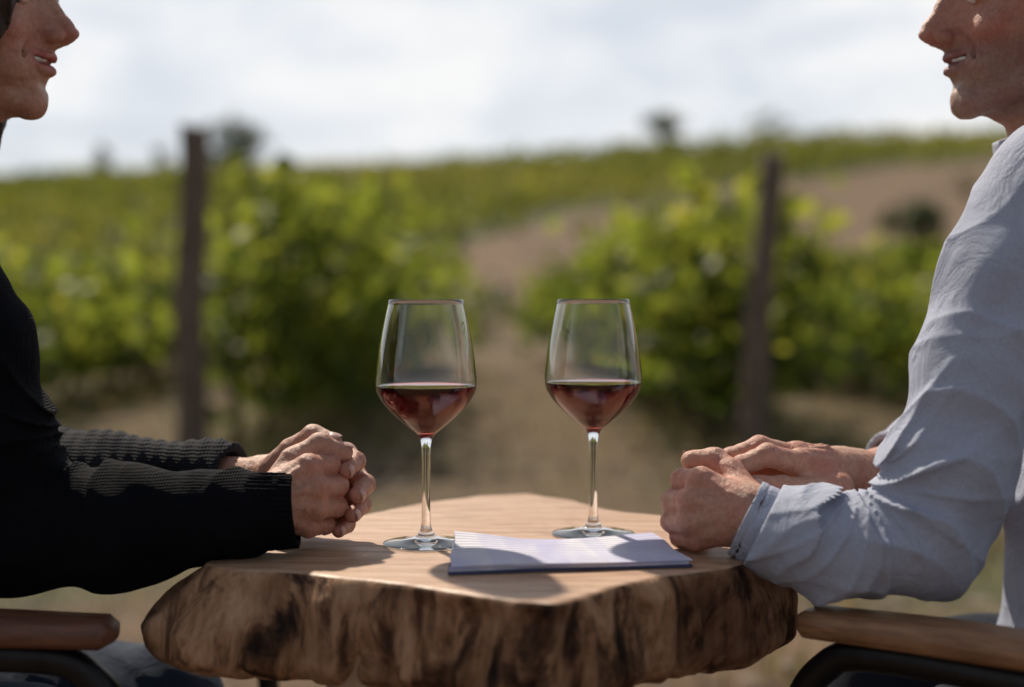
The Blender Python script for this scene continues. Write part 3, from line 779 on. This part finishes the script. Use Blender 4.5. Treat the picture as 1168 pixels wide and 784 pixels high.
for y in(1.27,1.44):
    chain(F,[((-.64,y,.54),.090),((-.36,y-.01,.548),.068),((-.335,y-.01,.515),.06),((-.36,y,.12),.043)],.015)
X,Y,Z=F.grid(); F.f+=.003*np.sin(X*60+Z*70+np.sin(Y*50)); F.f-=.004*ridge(X*30+Z*45+Y*20)
F.obj('jeans',M_jeansW,W)
for nm,y in(('shoe_1',1.27),('shoe_2',1.44)):
    F=Field((-.45,y-.06,-.01),(-.15,y+.06,.16),.004); F.cone((-.37,y,.045),(-.22,y,.032),.042,.036,.02); F.cone((-.37,y,.05),(-.365,y,.12),.042,.042,.02); F.clip((0,0,.004),(0,0,-1)); F.obj(nm,M_shoe,W)
fi=[[(-.1640,1.216,.8235),(-.1490,1.238,.8225),(-.1530,1.262,.8170),(-.1680,1.272,.8130)],
    [(-.1570,1.214,.8060),(-.1420,1.238,.8040),(-.1475,1.262,.7995),(-.1640,1.270,.7965)],
    [(-.1570,1.216,.7880),(-.1430,1.239,.7860),(-.1490,1.262,.7830),(-.1650,1.268,.7815)],
    [(-.1640,1.219,.7715),(-.1530,1.240,.7695),(-.1570,1.259,.7680),(-.1700,1.264,.7675)]]
th=[(-.195,1.228,.800),(-.180,1.236,.826),(-.158,1.243,.8385),(-.138,1.247,.8320)]
hand('near_hand',W,M_skinW,(-.2150,1.206,.7915),(-.42,1.195,.78),fi,th,(-.15,-1,.15),rw=.0215,scale=.95,sh=(-.010,0,0))
fi=[[(-.176,1.300,.8230),(-.138,1.288,.8265),(-.1265,1.262,.8225),(-.1320,1.240,.8170)],
    [(-.170,1.302,.8050),(-.130,1.290,.8060),(-.1180,1.262,.8020),(-.1225,1.238,.7960)],
    [(-.170,1.300,.7870),(-.133,1.288,.7870),(-.1215,1.262,.7835),(-.1265,1.239,.7785)],
    [(-.176,1.296,.7710),(-.145,1.284,.7690),(-.1345,1.262,.7665),(-.1395,1.243,.7640)]]
th=[(-.205,1.290,.808),(-.185,1.272,.830),(-.164,1.260,.8440),(-.146,1.252,.8400)]
hand('far_hand',W,M_skinW,(-.232,1.312,.797),(-.40,1.40,.79),fi,th,(.2,1,.1),rw=.0215,scale=.95,sh=(-.012,0,0))

# ============================ man ============================
Mn=empty('man')
head(Mn,.4065,1.32,1.132,-1,M_skinM,M_hairM,False)
arm=[((.462,1.205,1.058),.063),((.412,1.185,.978),.0535),((.382,1.170,.900),.0500),((.356,1.160,.825),.0510),((.334,1.155,.772),.0470),((.262,1.165,.763),.0420),((.220,1.183,.770),.0360),((.190,1.201,.783),.0290)]
F=Field((.14,1.06,.68),(.56,1.30,1.15),.0018)
chain(F,arm,.018)
X,Y,Z=F.grid()
ix,iz=.283,.818
r=np.sqrt((X-ix)**2+(Z-iz)**2); an=np.arctan2(Z-iz,X-ix)
w1=np.exp(-(r/.12)**2)*np.clip(r/.02,0,1)
F.f-=.0085*w1*ridge(an*3.6+X*9+1.3*np.sin(Y*28)+.8*np.sin(X*33))
F.f-=.0035*w1*ridge(an*8.3-Z*20+2*np.sin(Y*21),3)
up=np.clip((Z-.80)/.06,0,1)
F.f-=.0050*up*ridge(X*26+Z*15+1.5*np.sin(Z*17+Y*20)+.7*np.sin(Y*33),2)
F.f-=.0028*up*ridge(Z*31-X*30+1.7*np.sin(X*25+Y*9),3)
F.f+=.0016*np.sin(Z*70-X*45+2.5*np.sin(X*25))*np.sin(Y*30+Z*15)
q=(X-.235)*.85+(Z-.76)*-.4
F.f-=.0060*ridge(q*95+1.5*np.sin(Y*45)+Z*12)*np.exp(-((X-.240)/.028)**2)
F.f-=.0040*ridge(Z*70+X*22+1.2*np.sin(Y*30+X*30))*np.exp(-((X-.30)/.05)**2)*np.clip((.80-Z)/.03,0,1)
F.f+=.0035
cn=V([-.84,.22,.42]); cn/=np.linalg.norm(cn); cc=V([.2005,1.194,.7795]); F.clip(cc-cn*.010,cn)
F.cone(cc-cn*.04,cc+cn*.03,.0280,.0265,.001,'sub')
F.obj('shirt_sleeve',M_shirt,Mn)
F=Field((.14,1.11,.70),(.28,1.28,.86),.0011)
F.cone(cc-cn*.06,cc+cn*.03,.0365,.0330,.002)
X,Y,Z=F.grid(); F.f+=.0013*np.sin(X*70+Z*130+Y*40)
s_=(X-cc[0])*cn[0]+(Y-cc[1])*cn[1]+(Z-cc[2])*cn[2]
F.f+=.0010*np.exp(-((s_+.001)/.0010)**2)+.0010*np.exp(-((s_+.034)/.0010)**2)
F.clip(cc+cn*.006,cn); F.clip(cc-cn*.040,-cn); F.cone(cc-cn*.08,cc+cn*.03,.0335,.0308,.001,'sub')
F.obj('shirt_cuff',M_shirt,Mn)
F=Field((.30,1.29,.69),(.72,1.60,1.13),.003)
chain(F,[((.60,1.49,1.03),.066),((.53,1.48,.90),.055),((.47,1.45,.81),.052),((.40,1.40,.80),.044),((.345,1.365,.798),.036)])
X,Y,Z=F.grid(); F.f+=.003*np.sin(X*70+Z*60+Y*50); F.clip((.368,1.375,.798),(-.9,-.4,0)); F.cone((.42,1.42,.80),(.32,1.35,.797),.032,.03,.001,'sub')
F.obj('shirt_far_sleeve',M_shirt,Mn)
F=Field((.38,1.04,.46),(.84,1.66,1.18),.0042)
F.cone((.635,1.37,.56),(.615,1.36,.93),.155,.135,.04); F.cone((.56,1.23,1.045),(.60,1.49,1.045),.066,.066,.05)
F.cone((.55,1.24,1.055),(.472,1.208,1.053),.062,.060,.03); F.cone((.56,1.27,1.06),(.54,1.33,1.105),.060,.064,.03); F.cone((.60,1.42,1.06),(.55,1.34,1.105),.055,.062,.03)
X,Y,Z=F.grid(); F.f+=.003*np.sin(X*60+Z*30+Y*35)-.009*ridge(Z*22+Y*12+1.5*np.sin(X*18+Y*9))+.003
F.obj('shirt_body',M_shirt,Mn)
F=Field((.44,1.22,1.06),(.66,1.46,1.20),.0025); F.cone((.535,1.335,1.085),(.518,1.325,1.135),.076,.070,.003); F.clip((.52,1.33,1.136),(-.35,0,1)); F.clip((.52,1.33,1.09),(.2,0,-1)); F.cone((.545,1.335,1.05),(.510,1.325,1.17),.066,.062,.001,'sub'); F.obj('shirt_collar',M_shirt,Mn)
F=Field((.15,1.05,.03),(.85,1.66,.68),.0055)
F.cone((.66,1.30,.56),(.66,1.46,.56),.13,.13,.03)
for y0,y1 in((1.27,1.24),(1.47,1.50)):
    chain(F,[((.64,y0,.55),.095),((.40,y1,.550),.072),((.37,y1,.51),.063),((.39,y1,.12),.046)],.015)
X,Y,Z=F.grid(); F.f+=.003*np.sin(X*60+Z*70+np.sin(Y*50)); F.f-=.004*ridge(X*30-Z*45+Y*20)
F.obj('jeans',M_jeansM,Mn)
for nm,y in(('shoe_1',1.24),('shoe_2',1.50)):
    F=Field((.16,y-.06,-.01),(.48,y+.06,.16),.004); F.cone((.40,y,.045),(.24,y,.032),.045,.038,.02); F.cone((.40,y,.05),(.395,y,.12),.045,.045,.02); F.clip((0,0,.004),(0,0,-1)); F.obj(nm,M_shoe,Mn)
fi=[[(.1610,1.212,.8120),(.1480,1.237,.8090),(.1580,1.259,.8060),(.1760,1.262,.8080)],
    [(.1520,1.207,.7950),(.1400,1.234,.7910),(.1500,1.257,.7890),(.1680,1.262,.7900)],
    [(.1500,1.207,.7770),(.1390,1.233,.7740),(.1490,1.255,.7730),(.1660,1.260,.7740)],
    [(.1560,1.211,.7620),(.1460,1.232,.7600),(.1540,1.250,.7600),(.1680,1.255,.7610)]]
th=[(.198,1.222,.798),(.190,1.238,.815),(.178,1.250,.8240),(.158,1.252,.8240)]
hand('near_hand',Mn,M_skinM,(.2020,1.200,.7850),(.33,1.155,.765),fi,th,(.1,-1,.25),rw=.0235,scale=1.02)
fi=[[(.2560,1.268,.8190),(.2250,1.252,.8290),(.2020,1.250,.8200),(.1850,1.254,.8080)],
    [(.2560,1.288,.8230),(.2220,1.276,.8330),(.1960,1.272,.8240),(.1770,1.274,.8100)],
    [(.2590,1.307,.8170),(.2260,1.298,.8250),(.2020,1.294,.8150),(.1850,1.292,.8020)],
    [(.2640,1.324,.8060),(.2350,1.318,.8100),(.2150,1.314,.8000),(.2010,1.310,.7890)]]
th=[(.290,1.275,.795),(.262,1.254,.796),(.236,1.243,.800),(.213,1.238,.804)]
hand('far_hand',Mn,M_skinM,(.3200,1.322,.8010),(.46,1.44,.81),fi,th,(0,-.25,1),rw=.0245,scale=1.05)

# ------------------------------------------------------------------ chairs
def chair(x,y,yaw,armmat):
    c=empty('armchair',(x,y,0),yaw)
    for i,s in enumerate((1,-1)):
        yy=s*.28
        sweepobj('armrest_%d'%(i+1),armmat,c,[(-.22,yy*.93,.700),(-.1,yy*.97,.706),(.08,yy,.708),(.205,yy,.704)],[.024,.027,.028,.025],[.011,.012,.013,.012],seg=24,power=3.0)
        sweepobj('frame_%d'%(i+1),M_black,c,[(-.27,yy*.9,.0),(-.25,yy*.9,.45),(-.22,yy*.93,.66),(-.16,yy*.95,.683),(0,yy,.684),(.15,yy,.684),(.195,yy,.668),(.222,yy,.62),(.24,yy,.5),(.27,yy,0)],.012,.012,seg=14,n=8,power=3)
        sweepobj('rail_%d'%(i+1),M_black,c,[(-.25,yy*.9,.43),(.245,yy,.43)],.010,seg=10,n=2)
    vs,fs=sweep([(-.23,0,.438),(-.1,0,.442),(.1,0,.447),(.24,0,.442)],[.235,.25,.26,.25],[.02,.024,.024,.018],seg=32,power=5)
    mesh('seat',vs,fs,M_seat,c)
    vs,fs=sweep([(-.265,0,.50),(-.285,0,.62),(-.305,0,.76),(-.33,0,.86)],[.22,.235,.235,.20],[.014,.018,.018,.012],up=(1,0,0),seg=32,power=5)
    mesh('backrest',vs,fs,M_seat,c)
    for s in(1,-1): sweepobj('back_post_%d'%(1 if s>0 else 2),M_black,c,[(-.25,s*.25,.43),(-.28,s*.24,.6),(-.32,s*.21,.8)],.010,seg=10)
    for xx in(-.25,.245): sweepobj('crossbar_%d'%(1 if xx<0 else 2),M_black,c,[(xx,-.26,.43),(xx,.26,.43)],.010,seg=10,n=2)
chair(-.528,1.405,0,M_armL)
chair(.583,1.245,math.atan2(.64,-.77),M_arm)

# ------------------------------------------------------------------ camera
cd=bpy.data.cameras.new('camera'); cam=bpy.data.objects.new('camera',cd); scn.collection.objects.link(cam)
cam.location=(0,0,.975); cam.rotation_euler=(math.radians(90),0,0)
cd.lens=50; cd.sensor_width=36; cd.shift_y=-.053; cd.clip_start=.05; cd.clip_end=2000
cd.dof.use_dof=True; cd.dof.focus_distance=1.24; cd.dof.aperture_fstop=2.2
scn.camera=cam
scn.view_settings.view_transform='Standard'; scn.view_settings.look='None'; scn.view_settings.exposure=0
